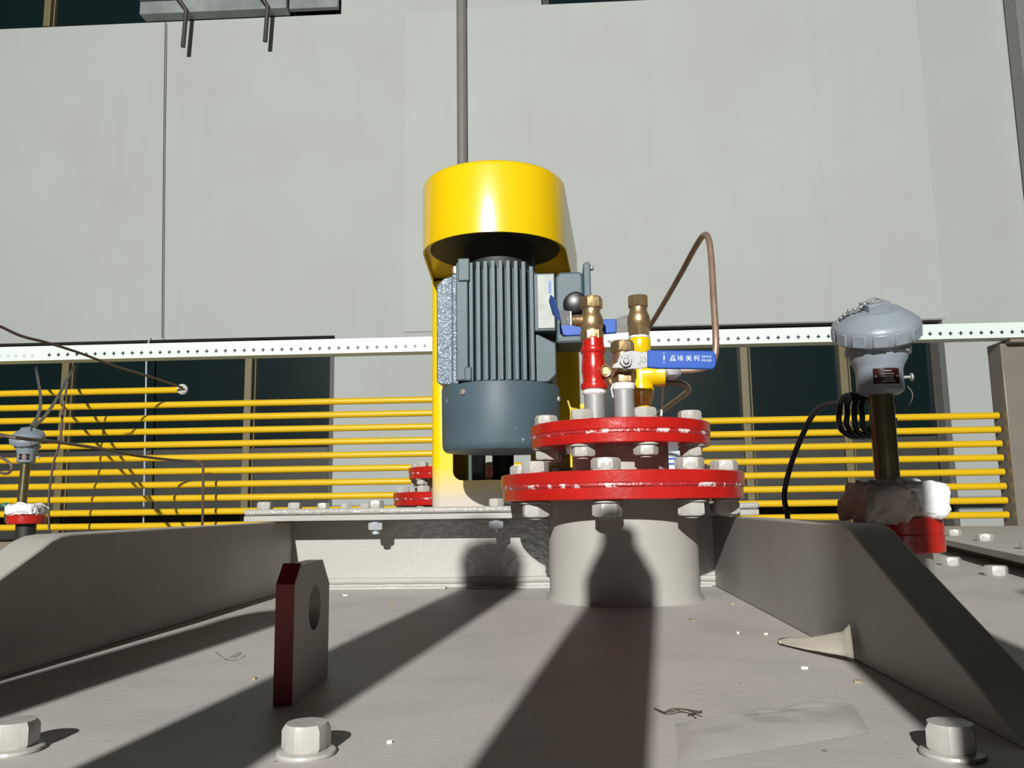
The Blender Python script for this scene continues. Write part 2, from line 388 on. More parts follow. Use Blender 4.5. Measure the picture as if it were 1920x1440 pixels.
# ================================================================ FLANGED NOZZLE
def nozzle(cx, cy, rot, label, scale=1., hasbig=True):
    t = thing('flanged_nozzle', (cx, cy, 0), label, 'nozzle', 'red flanged nozzles on the tank top')
    X = T(cx, cy, 0)
    part('neck_pipe', MB().lathe([(.092, 0), (.089, .004), (.087, .008), (.087, .115)], X, 72), M_paint, t)
    part('lower_flange', MB().lathe([(.087, .113), (.1395, .113), (.1405, .114), (.1405, .1275), (.139, .128), (.088, .128)], X, 96), M_red, t)
    part('gasket', MB().lathe([(.09, .1255), (.1405, .1255), (.1422, .1275), (.1418, .1300), (.1405, .1312), (.09, .1312)], X, 96), M_redchip, t, label='flaking paint between the two lower flanges')
    part('lower_cover_flange', MB().lathe([(.055, .130), (.1418, .130), (.1425, .131), (.1425, .1425), (.141, .1435), (.055, .1435)], X, 96), M_red, t)
    part('upper_neck', MB().lathe([(.057, .143), (.057, .176)], X, 64), M_paint, t)
    part('upper_flange', MB().lathe([(.056, .1745), (.1045, .1745), (.1055, .1755), (.1055, .1855), (.104, .186), (.056, .186)], X, 96), M_red, t)
    part('gasket', MB().lathe([(.05, .1845), (.1052, .1845), (.1066, .1862), (.1064, .1885), (.1052, .1895), (.05, .1895)], X, 96), M_redchip, t, label='flaking paint between the two upper flanges')
    part('blind_flange', MB().lathe([(.0, .189), (.1055, .189), (.1067, .190), (.1067, .2005), (.1055, .2015), (0.0001, .2015)][1:], X, 96), M_red, t)
    for (r_, n_, a_, zt, zb, meb, men, mew) in ((.120, 8, -14.5, .1435, .113, ME_B20, ME_N20, ME_W20), (.090, 8, -34, .2015, .1745, ME_B16, ME_N16, ME_W16)):
        for k in range(n_):
            a = R(a_ + rot + 360/n_*k); p = Vector((cx + r_*math.sin(a), cy - r_*math.cos(a), zt))
            bo = put('bolt', meb, t, p, a+.3*k)
            for nm, me_, dz, dr in (('nut', men, zb-zt, .2*k), ('washer', mew, 0, 0)):
                o = bpy.data.objects.new(nm, me_); col.objects.link(o); o.parent = bo; o.location = (0, 0, dz); o.rotation_euler.z = dr
    return t
ME_B20 = mesh_of('bolt', MB().hexnut(.0275, .0012, .0135, a0=.1), M_bolt)
ME_N20 = mesh_of('nut', MB().hexnut(.0275, -.0175, -.003, a0=.3).lathe([(.0165, -.003), (.0165, -.0012), (.015, 0)], n=32).lathe([(.009, -.020), (.009, -.001)], n=20), M_bolt)
ME_W20 = mesh_of('washer', MB().lathe([(.0165, 0), (.0165, .0012)], n=32), M_bolt)
ME_B16 = mesh_of('bolt', MB().hexnut(.0235, .0012, .0115, a0=.1), M_bolt)
ME_N16 = mesh_of('nut', MB().hexnut(.0235, -.0135, -.0022, a0=.3).lathe([(.0145, -.0022), (.0145, 0)], n=32).lathe([(.0075, -.016), (.0075, -.001)], n=20), M_bolt)
ME_W16 = mesh_of('washer', MB().lathe([(.0145, 0), (.0145, .0012)], n=32), M_bolt)
NX, NY = .128, 1.010
noz = nozzle(NX, NY, 0, 'large red double flanged nozzle on a beige pipe stub with valves on top')
nz2 = copy_tree(noz)
nz2.location = (-.142, 2.02, 0); nz2.rotation_euler.z = .5
nz2['label'] = 'red flanged nozzle partly hidden behind the yellow drive column'

# ================================================================ DRIVE: column, guard, motor
cA, cB, cV0, cV1 = -.241, .034, 1.530, 1.730
drive = thing('drive_column', EM @ Vector((-.10, 1.69, .1085)), 'hollow yellow drive column rising from the top plate, base oversprayed beige', 'machine')
def rounded_open_plate(v0, v1, ua, ub, za, zb, oa, ob, oz0, oz1, rr, M):
    # plate in the u-z plane with a rounded window, thickness v0..v1
    n = 6; hole_ = []
    for (cx_, cz_, a0) in ((ob-rr, oz1-rr, 0), (oa+rr, oz1-rr, 90), (oa+rr, oz0+rr, 180), (ob-rr, oz0+rr, 270)):
        for i in range(n+1):
            a = R(a0+90*i/n); hole_.append((cx_+rr*math.cos(a), cz_+rr*math.sin(a)))
    outer = [(ub, zb), (ua, zb), (ua, za), (ub, za)]; m = n+1; mb = MB()
    vs = [(x, v0, z) for x, z in outer+hole_] + [(x, v1, z) for x, z in outer+hole_]; O = 4+len(hole_); fs = []
    for q in range(4):
        for i in range(n):
            a, b_ = 4+q*m+i, 4+q*m+i+1; fs += [(q, a, b_), (O+q, O+b_, O+a)]
        a = 4+q*m+n; b_ = 4+((q+1) % 4)*m; fs += [(q, a, b_, (q+1) % 4), (O+q, O+(q+1) % 4, O+b_, O+a)]
    for i in range(len(hole_)):
        j = (i+1) % len(hole_); fs.append((4+i, O+4+i, O+4+j, 4+j))
    for q in range(4): fs.append((q, (q+1) % 4, O+(q+1) % 4, O+q))
    return mb.add(vs, fs, M)
part('front_plate', rounded_open_plate(cV0, cV0+.008, cA+.016, cB-.016, .1085, .53, -.201, .012, .1560, .245, .017, EM), M_col, drive)
part('back_plate', rounded_open_plate(cV1-.008, cV1, cA+.016, cB-.016, .1085, .53, -.195, -.066, .128, .245, .012, EM), M_col, drive)
sd = MB()
for s_, ue in ((1, cA), (-1, cB)):
    pts = []
    for i in range(7):
        a = R(90*i/6); pts.append((ue + s_*(.016-.016*math.sin(a)), cV0 + .016-.016*math.cos(a)))
    pts += [(ue, cV1-.016)]
    for i in range(1, 7):
        a = R(90*i/6); pts.append((ue + s_*(.016-.016*math.cos(a)), cV1 - .016+.016*math.sin(a)))
    inner = [(ue+s_*.016, cV1-.008), (ue+s_*.008, cV1-.016), (ue+s_*.008, cV0+.016), (ue+s_*.016, cV0+.008)]
    poly = pts + inner
    if s_ < 0: poly = poly[::-1]
    sd.prism(poly[::-1], .1085, .53, EM)
part('side_plate', sd, M_col, drive, sharp=40)
part('drive_shaft', MB().lathe([(.024, .1085), (.024, .16), (.021, .165), (.021, .5)], EM @ T(-.117, 1.64, 0), 32), M_dark, drive)
part('coupling_plate', MB().box((-.184, 1.615, .1085), (-.150, 1.63, .42), EM), M_green, drive, bevel=.003)
# belt guard
gd = thing('belt_guard', EM @ Vector((-.107, 1.5, .527)), 'glossy yellow rounded belt guard capping the drive above the motor', 'guard')
def stadium(r1, r2, v1=1.366, v2=1.76, u=-.107, n=36):
    d = v2-v1; ph = math.asin((r2-r1)/d); pts = []
    for i in range(n+1):
        a = math.pi + ph*-1 + (math.pi+2*ph)*i/n - 0
        a = (math.pi - (-ph)) + (math.pi-2*ph)*i/n
        pts.append((u+r1*math.cos(a), v1+r1*math.sin(a)))
    for i in range(n+1):
        a = -ph + (math.pi+2*ph)*i/n
        pts.append((u+r2*math.cos(a), v2+r2*math.sin(a)))
    return pts
def shell(levels, M):
    mb = MB(); rings = [stadium(.120-k, .146-k) for k, z in levels]; n = len(rings[0]); vs = []; fs = []
    for (k, z), rg in zip(levels, rings): vs += [(x, y, z) for x, y in rg]
    for L_ in range(len(levels)-1):
        for i in range(n):
            j = (i+1) % n; fs.append((L_*n+i, L_*n+j, (L_+1)*n+j, (L_+1)*n+i))
    fs.append(tuple((len(levels)-1)*n+i for i in range(n)))
    return mb, vs, fs, n
lv = [(.0, .527), (0, .637), (.0015, .6415), (.0045, .6445), (.009, .6455)]
mb, vs, fs, n = shell(lv, EM); mb.add(vs, fs, EM)
# inner wall + rim
lv2 = [(0, .527), (.003, .527), (.003, .536)]
mb2, vs2, fs2, n = shell(lv2, EM); mb.add(vs2, [tuple(reversed(f)) if len(f) > 4 else f for f in fs2], EM)
part('guard_shell', mb, M_yel, gd, sharp=40)
part('motor_opening', MB().lathe([(.109, .5345), (.109, .536)], EM @ T(-.107, 1.375, 0), 48), M_dark, gd, label='dark round opening under the guard')

# motor
mx_, my_ = -.1, 1.366
MM = EM @ T(mx_, my_, 0)
mo = thing('electric_motor', MM @ Vector((0, 0, .2)), 'blue grey ribbed electric motor hanging on the yellow column', 'motor')
part('motor_body', MB().lathe([(.075, .298), (.075, .482), (.060, .488)], MM, 56), M_motor, mo)
def fin(x, y0, y1, z0, z1, w0=.0085, w1=.0062):
    vs = [(x-w0/2, y0, z0), (x+w0/2, y0, z0), (x+w1/2, y1, z0), (x-w1/2, y1, z0), (x-w0/2, y0, z1-.004), (x+w0/2, y0, z1-.004), (x+w1/2, y1, z1), (x-w1/2, y1, z1)]
    return vs, [(0, 1, 2, 3), (7, 6, 5, 4), (4, 5, 1, 0), (5, 6, 2, 1), (6, 7, 3, 2), (7, 4, 0, 3)]
for i in range(9):
    x = -.0385 + .0118*i; y1 = -math.sqrt(.0945**2 - x*x*1.0)
    m_ = MB(); v_, f_ = fin(x, -.070, y1, .3, .489-.006*(i == 8)); m_.add(v_, f_, MM)
    part('cooling_fin', m_, M_motor, mo, bevel=.0006)
def plate(name, poly, y0, y1, m, parent=mo, bev=.002):   # poly in x-z
    n = len(poly); vs = [(x, y0, z) for x, z in poly] + [(x, y1, z) for x, z in poly]
    fs = [tuple(range(n)), tuple(range(2*n-1, n-1, -1))] + [(i, n+i, n+(i+1) % n, (i+1) % n) for i in range(n)]
    return part(name, MB().add(vs, fs, MM), m, parent, bevel=bev)
plate('side_casting', [(-.098, .305), (-.098, .463), (-.086, .474), (-.072, .478), (-.072, .300), (-.090, .300)], -.052, .10, M_motorg)
plate('side_casting', [(-.072, .300), (-.072, .478), (-.058, .481), (-.058, .300)], -.060, .02, M_motorg)
plate('lug_block', [(-.062, .301), (-.062, .487), (-.058, .492), (-.046, .492), (-.043, .488), (-.043, .301)], -.088, -.05, M_motor)
plate('lug_boss', [(-.0585, .458), (-.0585, .495), (-.040, .495), (-.040, .458)], -.0915, -.08, M_motor)
plate('lug_boss', [(-.049, .300), (-.049, .322), (-.038, .322), (-.038, .300)], -.0905, -.08, M_motor)
plate('side_casting', [(.058, .300), (.058, .378), (.066, .376), (.0925, .362), (.0925, .312), (.080, .300)], -.058, .10, M_motor)
plate('name_pad', [(.058, .380), (.058, .474), (.093, .474), (.093, .380)], -.066, .02, M_motor)
plate('name_plate', [(.0655, .384), (.0655, .471), (.0915, .471), (.0915, .384)], -.068, -.066, M_plate, bev=.0005)
plate('name_plate_print', [(.083, .440), (.083, .460), (.087, .460), (.087, .440)], -.0686, -.068, M_blue, bev=0)
tb = plate('terminal_box', [(.093, .362), (.093, .468), (.099, .478), (.136, .478), (.138, .470), (.138, .362)], -.055, .03, M_motor, bev=.004)
plate('box_cover', [(.1385, .358), (.1385, .490), (.1465, .493), (.1500, .488), (.1500, .358)], -.060, .035, M_motor, tb)
part('cover_screw', MB().lathe([(.0042, 0), (.0042, .004), (.002, .0055)], MM @ along((.150, -.05, .484), (1, -.1, 0)), 16), M_steel, tb)
part('cable_gland', MB().lathe([(.020, -.004), (.020, .004), (.0165, .006), (.0165, .022), (.012, .024)], MM @ along((.125, -.055, .423), (0, -1, 0)), 32), M_black, tb)
part('motor_neck', MB().lathe([(.060, .488), (.060, .5345)], MM, 40), M_dark, mo)
part('fan_cover', MB().lathe([(.083, .195), (.090, .1955), (.094, .1995), (.0955, .206), (.0965, .296), (.0955, .299), (.083, .2995)], MM, 80), M_cover, mo)
part('fan_grille', MB().lathe([(.0001, .196), (.084, .1955)], MM, 48), M_dark, mo)
for x, z in ((-.052, .284), (.094, .277)):
    y = -math.sqrt(max(.0965**2-x*x, 0)); part('screw', MB().lathe([(.0052, 0), (.0052, .001), (.0042, .003), (.0015, .0038)], MM @ along((x, y, z), (x, y, 0)), 20), M_steel, mo)
part('end_bolt', MB().hexnut(.010, .0, .012, MM @ T(-.067, -.05, .481)), M_copper, mo)

# ================================================================ VALVE TREE ON THE NOZZLE
ZF = .2015
def stub(x, y, z1, r, label):
    return thing('pipe_riser', (x, y, ZF), label, 'pipe')
# A: red sleeve riser with brass valve
xa, ya = .0985, 1.0
ra = stub(xa, ya, 0, 0, 'short grey pipe stub with red painted fitting, left of the valve cluster')
XA = T(xa, ya, 0)
part('grey_stub', MB().lathe([(.0125, ZF), (.0125, .246)], XA, 32), M_galv, ra)
part('thread_tape', MB().lathe([(.0128, .238), (.0142, .240), (.0139, .2435), (.0131, .246)], XA, 32), M_tape, ra)
part('red_fitting', MB().lathe([(.0135, .2445), (.0158, .245), (.0163, .248), (.0158, .2515), (.0138, .253), (.0134, .256), (.0138, .262), (.0147, .268), (.0143, .276), (.0134, .283), (.0136, .288), (.0152, .290), (.0156, .2925), (.0150, .295), (.0132, .2965), (.0132, .300), (.0128, .302), (.0128, .3065), (.0118, .308)], XA, 40), M_red, ra)
def ball_valve(name, x, y, z0, z1, label, stem_dir, hx=.0125, rot=0.):
    h = z1-z0; X = T(x, y, 0) ; t = thing(name, (x, y, z0), label, 'valve', 'brass ball valves on the nozzle')
    b_ = MB(); b_.hexnut(.0245, z0, z0+h*.24, X, a0=rot, dome=.1); 
    b_.lathe([(.0115, z0+h*.22), (.0118, z0+h*.24), (.0138, z0+h*.30), (.0145, z0+h*.38), (.0142, z0+h*.48), (.0128, z0+h*.55), (.0112, z0+h*.62), (.0108, z0+h*.72), (.0115, z0+h*.74)], X, 32)
    b_.hexnut(.0245, z0+h*.735, z1, X, a0=rot+.1, dome=.1)
    part('valve_body', b_, M_brass, t)
    zc = z0+h*.46
    d = Vector(stem_dir).normalized()
    part('stem_boss', MB().lathe([(.0075, .008), (.0072, .020), (.0062, .0215), (.0062, .0245)], along((x, y, zc), d), 24), M_brass, t)
    return t, Vector((x, y, zc)), d
va, zc, d = ball_valve('ball_valve', xa-.001, ya, .3045, .358, 'brass ball valve on the red fitting, its handle folded toward the motor', (-1, -.12, .0))
p = zc + d*.0255
hn = part('handle', MB().add([p+Vector(q) for q in ((-.0012, -.006, .010), (-.0012, -.006, -.007), (-.012, .006, -.0045), (-.014, .006, .015), (.0006, -.006, .010), (.0006, -.006, -.007), (-.0105, .0075, -.0045), (-.0125, .0075, .015))],
     [(0, 1, 2, 3), (7, 6, 5, 4), (0, 4, 5, 1), (1, 5, 6, 2), (2, 6, 7, 3), (3, 7, 4, 0)]), M_steel, va)
g1 = at(1049, 598, .985); g2 = at(1047, 570, .985)
part('grip', MB().add([at(1050, 603, .990), at(1036, 590, 1.02), at(1029, 565, 1.03), at(1032, 552, 1.03), at(1041, 560, 1.01), at(1050, 590, .985),
                        at(1050, 603, .993)+Vector((.001, .004, 0)), at(1036, 590, 1.026), at(1029, 565, 1.036), at(1032, 552, 1.036), at(1041, 560, 1.016), at(1050, 590, .992)],
     [(5, 4, 3, 2, 1, 0), (6, 7, 8, 9, 10, 11)] + [(i, (i+1) % 6, 6+(i+1) % 6, 6+i) for i in range(6)]), M_blue, hn)
part('stem_nut', MB().hexnut(.009, 0, .005, along(p+d*.0008, d)), M_steel, va)
# B: front riser with the printed blue handle
xb, yb = .130, .972
rb = stub(xb, yb, 0, 0, 'short grey pipe stub with torn white thread tape at the front of the cluster')
XB = T(xb, yb, 0)
part('grey_stub', MB().lathe([(.0117, ZF), (.0117, .253)], XB, 32), M_galv, rb)
tp = MB().lathe([(.0118, .2395), (.0129, .2405), (.0132, .2455), (.0126, .2475)], XB, 32)
tp.tube([(xb-.0125, yb-.003, .246), (xb-.0148, yb-.004, .2415), (xb-.0142, yb-.004, .237), (xb-.0132, yb-.003, .231)], .0009, 6)
part('thread_tape', tp, M_tape, rb)
vb, zc, d = ball_valve('ball_valve', xb, yb, .2475, .2975, 'brass ball valve with steel lever and long printed blue handle pointing right', (.12, -1, 0))
# lever plate in x-z, facing the viewer
yl = zc.y-.0265
S = lambda px, py: at(px, py, yl)
steel = [(1133, 690), (1147, 688), (1150, 681), (1158, 678), (1161, 667), (1170, 660), (1184, 657), (1202, 660), (1217, 659), (1217, 688), (1200, 691), (1180, 692), (1162, 690)]
def slab(poly, y0, y1):
    n = len(poly); a = [at(px, py, y0) for px, py in poly]; b_ = [v + Vector((0, y1-y0, 0)) for v in a]
    return MB().add(a+b_, [tuple(reversed(range(n))), tuple(range(n, 2*n))] + [(i, (i+1) % n, n+(i+1) % n, n+i) for i in range(n)])
steel = [(1147, 690), (1150, 683), (1158, 679), (1161, 668), (1170, 660), (1184, 657), (1202, 660), (1217, 659), (1217, 688), (1200, 691), (1180, 692), (1162, 690)]
lev = part('lever', slab(steel[::-1], yl, yl+.002), M_steel, vb, bevel=.0004)
arr = MB()
for pts in ([(1199, 668), (1203, 671), (1204, 675), (1200, 678)], [(1206, 668), (1211, 674), (1206, 680)], [(1197, 682), (1201, 680)]):
    arr.tube([at(a, b_, yl-.0003) for a, b_ in pts], .0005, 6, 3)
part('embossed_arrow', arr, M_plate, lev)
grip = []
for i in range(9):
    a = R(90-90*i/8); grip.append((1333+10*math.cos(a), 668-10.5*math.sin(a)))
for i in range(9):
    a = R(-90*i/8); grip.append((1334+9*math.cos(a), 681-11*math.sin(a)))
grip = [(1214, 656.5)] + grip + [(1232, 690.5), (1214, 688.5)]
gp = part('grip', slab(grip[::-1], yl-.0025, yl+.0035), M_blue, lev, bevel=.0012)
part('stem_nut', MB().hexnut(.0125, -.0035, .003, along(at(1173, 678, yl-.001), (0, -1, 0)), a0=.2).lathe([(.0088, -.004), (.0088, -.0025)], along(at(1173, 678, yl-.001), (0, -1, 0)), 24).lathe([(.0035, 0), (.0035, .0055), (.0025, .0062)], along(at(1173, 678, yl-.001), (0, -1, 0)), 20), M_steel, vb)
ytxt = yl-.0029
def text(s, px, py, hpx, parent, wpx=None):
    cu = bpy.data.curves.new('print', 'FONT'); cu.body = s; cu.size = 1; cu.align_x = 'LEFT'
    o = bpy.data.objects.new('tmp', cu); col.objects.link(o); bpy.context.view_layer.update()
    dg = bpy.context.evaluated_depsgraph_get(); me = bpy.data.meshes.new_from_object(o.evaluated_get(dg)); bpy.data.objects.remove(o)
    xs_ = [v.co.x for v in me.vertices]; ys_ = [v.co.y for v in me.vertices]
    if not xs_: return
    sc = hpx/FPX*ytxt/(max(ys_)-min(ys_)); sx = sc if not wpx else wpx/FPX*ytxt/(max(xs_)-min(xs_))
    p0 = at(px, py, ytxt); mb = MB()
    for v in me.vertices: mb.v.append(Vector((p0.x+(v.co.x-min(xs_))*sx, ytxt, p0.z+(v.co.y-min(ys_))*sc)))
    mb.f = [tuple(p.vertices) for p in me.polygons]
    return part('print', mb, M_print, parent, sharp=180)
text('埃', 1270, 677, 11, gp, 12); text('美', 1286, 677, 11, gp, 11.5); text('柯', 1301, 677, 11, gp, 11.5)
text('DN15', 1316, 671, 4.4, gp, 18); text('PN20', 1316, 678, 4.4, gp, 18)
lg = MB()
def stroke(a, b_, wd):
    A = at(*a, ytxt); B = at(*b_, ytxt); dn = (B-A).normalized(); nn = Vector((-dn.z, 0, dn.x))*wd/FPX*ytxt/2
    lg.add([A-nn, B-nn, B+nn, A+nn], [(0, 1, 2, 3)])
stroke((1256.5, 677), (1261.5, 665), 1.7); stroke((1261, 665), (1266.5, 677), 1.7); stroke((1259, 672.5), (1264, 677), 1.3); stroke((1264, 672.5), (1259, 677), 1.3); stroke((1265.5, 666), (1267, 666), 1.3)
lg.add([at(1245, 664, ytxt), at(1243.4, 671, ytxt), at(1245, 677, ytxt), at(1246.6, 671, ytxt)], [(0, 1, 2, 3)])
part('print', lg, M_print, gp, sharp=180)
text('CT', 1242.5, 663, 2, gp, 5); text('AA', 1242.5, 681, 2, gp, 5)
rg = MB(); rc_ = at(1136, 695, .985)
for k in range(1): rg.tube([rc_+Vector((.0052*math.cos(R(a)), 0, .0068*math.sin(R(a)))) for a in range(0, 361, 20)], .0014, 8, 2)
rg.hexnut(.009, -.002, .004, along(rc_+Vector((0, .004, 0)), (0, -1, 0))); rg.tube([rc_+Vector((0, .004, -.003)), rc_+Vector((.004, .006, -.010)), rc_+Vector((.010, .006, -.018))], .0042, 10)
part('stem_nut', rg, M_brass, va)
# C: yellow tee riser, brass valve above, handle to the left behind
xc, yc = .1610, 1.042
rcz = stub(xc, yc, 0, 0, 'yellow painted tee pipe at the back of the valve cluster')
XC = T(xc, yc, 0)
y_ = MB().lathe([(.0117, ZF), (.0117, .232), (.0125, .234), (.0152, .243), (.0160, .249), (.0150, .256), (.0128, .262), (.0122, .282), (.0128, .285), (.0128, .296), (.0140, .298), (.0140, .312), (.0128, .3145)], XC, 40)
y_.lathe([(.0125, -.002), (.0132, .004), (.0142, .016), (.0152, .018), (.0154, .029), (.0120, .0305)], along((xc, yc, .2685), (1, -.06, 0)), 36)
part('yellow_tee', y_, M_yel, rcz, sharp=45)
part('thread_tape', MB().lathe([(.0126, .3140), (.0136, .3150), (.0126, .3175)], XC, 32), M_tape, rcz)
vc, zc, d = ball_valve('ball_valve', xc, yc, .3165, .369, 'brass ball valve on the yellow tee, tallest at the right of the cluster', (-.25, 1, 0), rot=.26)
hb = at(1180, 608, 1.075)
lv_ = part('lever', MB().add([at(px, py, yy) for px, py, yy in ((1196, 592, 1.07), (1196, 622, 1.07), (1152, 625, 1.06), (1152, 598, 1.06), (1172, 591, 1.065))] + [at(px, py, yy+.002) for px, py, yy in ((1196, 592, 1.07), (1196, 622, 1.07), (1152, 625, 1.06), (1152, 598, 1.06), (1172, 591, 1.065))],
     [(0, 4, 3, 2, 1), (5, 6, 7, 8, 9)] + [(0, 1, 6, 5), (1, 2, 7, 6), (2, 3, 8, 7), (3, 4, 9, 8), (4, 0, 5, 9)]), M_steel, vc)
part('grip', slab([(1052, 600), (1049, 606), (1050, 624), (1056, 630), (1100, 628), (1156, 624), (1156, 598), (1100, 599)], 1.057, 1.063), M_blue, lv_, bevel=.0012)
part('stem_nut', MB().hexnut(.0125, 0, .006, along(at(1186, 607, 1.074), (0, 1, 0))), M_steel, vc)
# compression fitting and copper tubes
fit = thing('compression_fitting', at(1250, 700, 1.04), 'dull steel compression fitting on the side outlet of the yellow tee', 'fitting')
fx = at(1243, 697, 1.038)
part('fitting_body', MB().lathe([(.0085, -.001), (.0085, .006)], along(fx, (1, -.02, 0)), 24).hexnut(.0185, .005, .018, along(fx, (1, -.02, 0)), a0=.5), M_galv, fit)
part('fitting_nose', MB().lathe([(.0078, .0175), (.0065, .0215)], along(fx, (1, -.02, 0)), 24), M_galv, fit)
single('copper_tube', MB().tube([at(1266, 695, 1.037), at(1300, 694, 1.036), at(1326, 687, 1.035), at(1340, 668, 1.036), at(1342, 630, 1.04), at(1338, 560, 1.06), at(1334, 490, 1.09), at(1329, 450, 1.11), at(1320, 441, 1.14), at(1304, 463, 1.20), at(1275, 516, 1.3), at(1235, 585, 1.42), at(1195, 650, 1.55), at(1170, 700, 1.66)], .0043, 16, 10), M_copper,
       'thin copper tube rising in a tall peak behind the blue handle', 'tube', 'copper tubes')
single('copper_tube', MB().tube([at(1198, 726, 1.062), at(1215, 722, 1.06), at(1250, 718, 1.06), at(1280, 720, 1.075), at(1291, 731, 1.11), at(1280, 742, 1.17), at(1255, 760, 1.27), at(1228, 780, 1.4), at(1205, 800, 1.5)], .0040, 16, 10), M_copper,
       'short copper tube bending back below the yellow tee outlet', 'tube', 'copper tubes')
single('white_strip', MB().tube([at(1243, 700, 1.085), at(1242, 740, 1.09), at(1240, 776, 1.10), at(1239, 800, 1.1)], .0016, 8, 4), M_tape, 'narrow white strip hanging beside the yellow tee', 'strip')
single('yellow_tag', MB().box(at(1088, 766, 1.05), at(1095, 757, 1.05)+Vector((0, .004, 0))), M_yel, 'tiny yellow tab behind a bolt head left of the grey stubs', 'tag')

# ================================================================ TEMPERATURE SENSORS
def sensor(label, glabel=None):
    t = thing('temperature_sensor', (0, 0, .095), label, 'sensor', 'temperature sensors with capped heads')
    part('stem_tube', MB().lathe([(.0122, .095), (.0122, .222)], None, 32), M_stem, t)
    hd = MB().lathe([(.0122, .2155), (.019, .2165), (.0226, .2195), (.0230, .223), (.0230, .241), (.0245, .246), (.0285, .2530), (.0290, .256), (.0318, .2575), (.0326, .2625), (.0318, .266), (.0290, .268), (.0285, .276)], None, 56)
    part('head_body', hd, M_head, t)
    nm = MB(); n = 12
    for (r_, zz) in ((.0234, 0),):
        vs = []; 
        for i in range(n+1):
            a = R(-128 + 66*i/n) ; vs += [(r_*math.cos(a), r_*math.sin(a), .2245), (r_*math.cos(a), r_*math.sin(a), .2405)]
        for i in range(n+1):
            a = R(-128 + 66*i/n) ; vs += [(.0228*math.cos(a), .0228*math.sin(a), .2245), (.0228*math.cos(a), .0228*math.sin(a), .2405)]
        m2 = 2*(n+1)
        fs = [(2*i, 2*i+2, 2*i+3, 2*i+1) for i in range(n)] + [(2*i, m2+2*i, m2+2*i+2, 2*i+2) for i in range(n)] + [(2*i+1, 2*i+3, m2+2*i+3, m2+2*i+1) for i in range(n)]
        nm.add(vs, fs)
    np_ = part('name_plate', nm, M_name, t, sharp=60)
    ln = MB()
    for (zz, a0, a1) in ((.2372, -104, -84), (.2342, -110, -78), (.2315, -108, -80), (.2290, -104, -80), (.2266, -108, -76)):
        vs = []; 
        for i in range(9):
            a = R(a0+(a1-a0)*i/8); vs += [(.02355*math.cos(a), .02355*math.sin(a), zz), (.02355*math.cos(a), .02355*math.sin(a), zz+.0011)]
        ln.add(vs, [(2*i, 2*i+2, 2*i+3, 2*i+1) for i in range(8)])
    for a in (-122, -68):
        ln.lathe([(.0012, 0), (.0008, .0006)], along((.0234*math.cos(R(a)), .0234*math.sin(R(a)), .2325), (math.cos(R(a)), math.sin(R(a)), 0)), 10)
    part('plate_print', ln, M_plate, np_, sharp=60)
    part('terminal_screw', MB().lathe([(.0016, 0), (.0016, .0065), (.0042, .0070), (.0042, .0090), (.002, .0095)], along((.0228, -.004, .2335), (1, -.1, 0)), 20), M_steel, t)
    CM = T(0, 0, .2760) @ Matrix.Rotation(R(25), 4, 'X') @ Matrix.Rotation(R(-9), 4, 'Y')
    cp = MB().lathe([(.030, -.003), (.0370, -.0025), (.0415, .001), (.0428, .0050), (.0432, .014), (.0420, .0175), (.0380, .0210), (.0310, .0260), (.0250, .0300), (.0242, .0306), (.0235, .0300), (.015, .0310), (.0001, .0312)], CM, 72)
    cap = part('head_cap', cp, M_head, t)
    for i in range(13):
        a = R(360/13*i+4)
        q = CM @ Matrix.Rotation(a, 4, 'Z')
        part('grip_rib', MB().box((.0410, -.0072, .0012), (.0436, .0072, .0145), q), M_head, cap, bevel=.0012)
    part('square_boss', MB().box((-.0120, -.0105, .029), (.0120, .0105, .0385), CM @ Matrix.Rotation(R(8), 4, 'Z')), M_head, cap, bevel=.0012)
    return t
s_ = sensor('large grey temperature sensor with capped head on olive tube at right')
s_.location = (.380, .862, .095)
# bead chain of the near sensor
def bead_chain():
    mb = MB()
    pts = [at(1571, 604, .862), at(1577, 596, .855), at(1583, 590, .85), at(1592, 582.5, .845), at(1603, 580, .842), at(1613.5, 576, .842), at(1621, 570.5, .842), at(1628, 565.5, .842), at(1637, 566, .842)]
    out_ = []
    for a, b_ in zip(pts[:-1], pts[1:]):
        out_.append(a)
    for p_ in pts: mb.ball(p_, .0021, 8)
    mb.tube(pts, .0006, 6, 4)
    mb.tube([at(1625, 563, .842), at(1633, 560, .84), at(1643, 559, .84), at(1649, 563, .842), at(1640, 568, .842), at(1630, 567, .842)], .0008, 6, 4)
    return mb
me = mesh_of('bead_chain', bead_chain(), M_steel, s_.location)
o = bpy.data.objects.new('bead_chain', me); col.objects.link(o); o.parent = s_
# wire loop
o = bpy.data.objects.new('earth_wire', mesh_of('earth_wire', MB().tube([at(1701, 724, .862), at(1711, 738, .86), at(1707, 756, .86), at(1693, 768, .86), at(1681, 756, .86), at(1677, 744, .866)], .0005, 6, 6), M_wire, s_.location)); col.objects.link(o); o.parent = s_
s2 = copy_tree(s_)
s2.location = (-1.331, 2.30, .122); s2.rotation_euler = (0, R(1.5), R(20)); s2['label'] = 'small distant grey temperature sensor at the left edge above a red flange'
for ch in list(s2.children):
    if ch.name.startswith(('bead_chain', 'earth_wire')): bpy.data.objects.remove(ch)

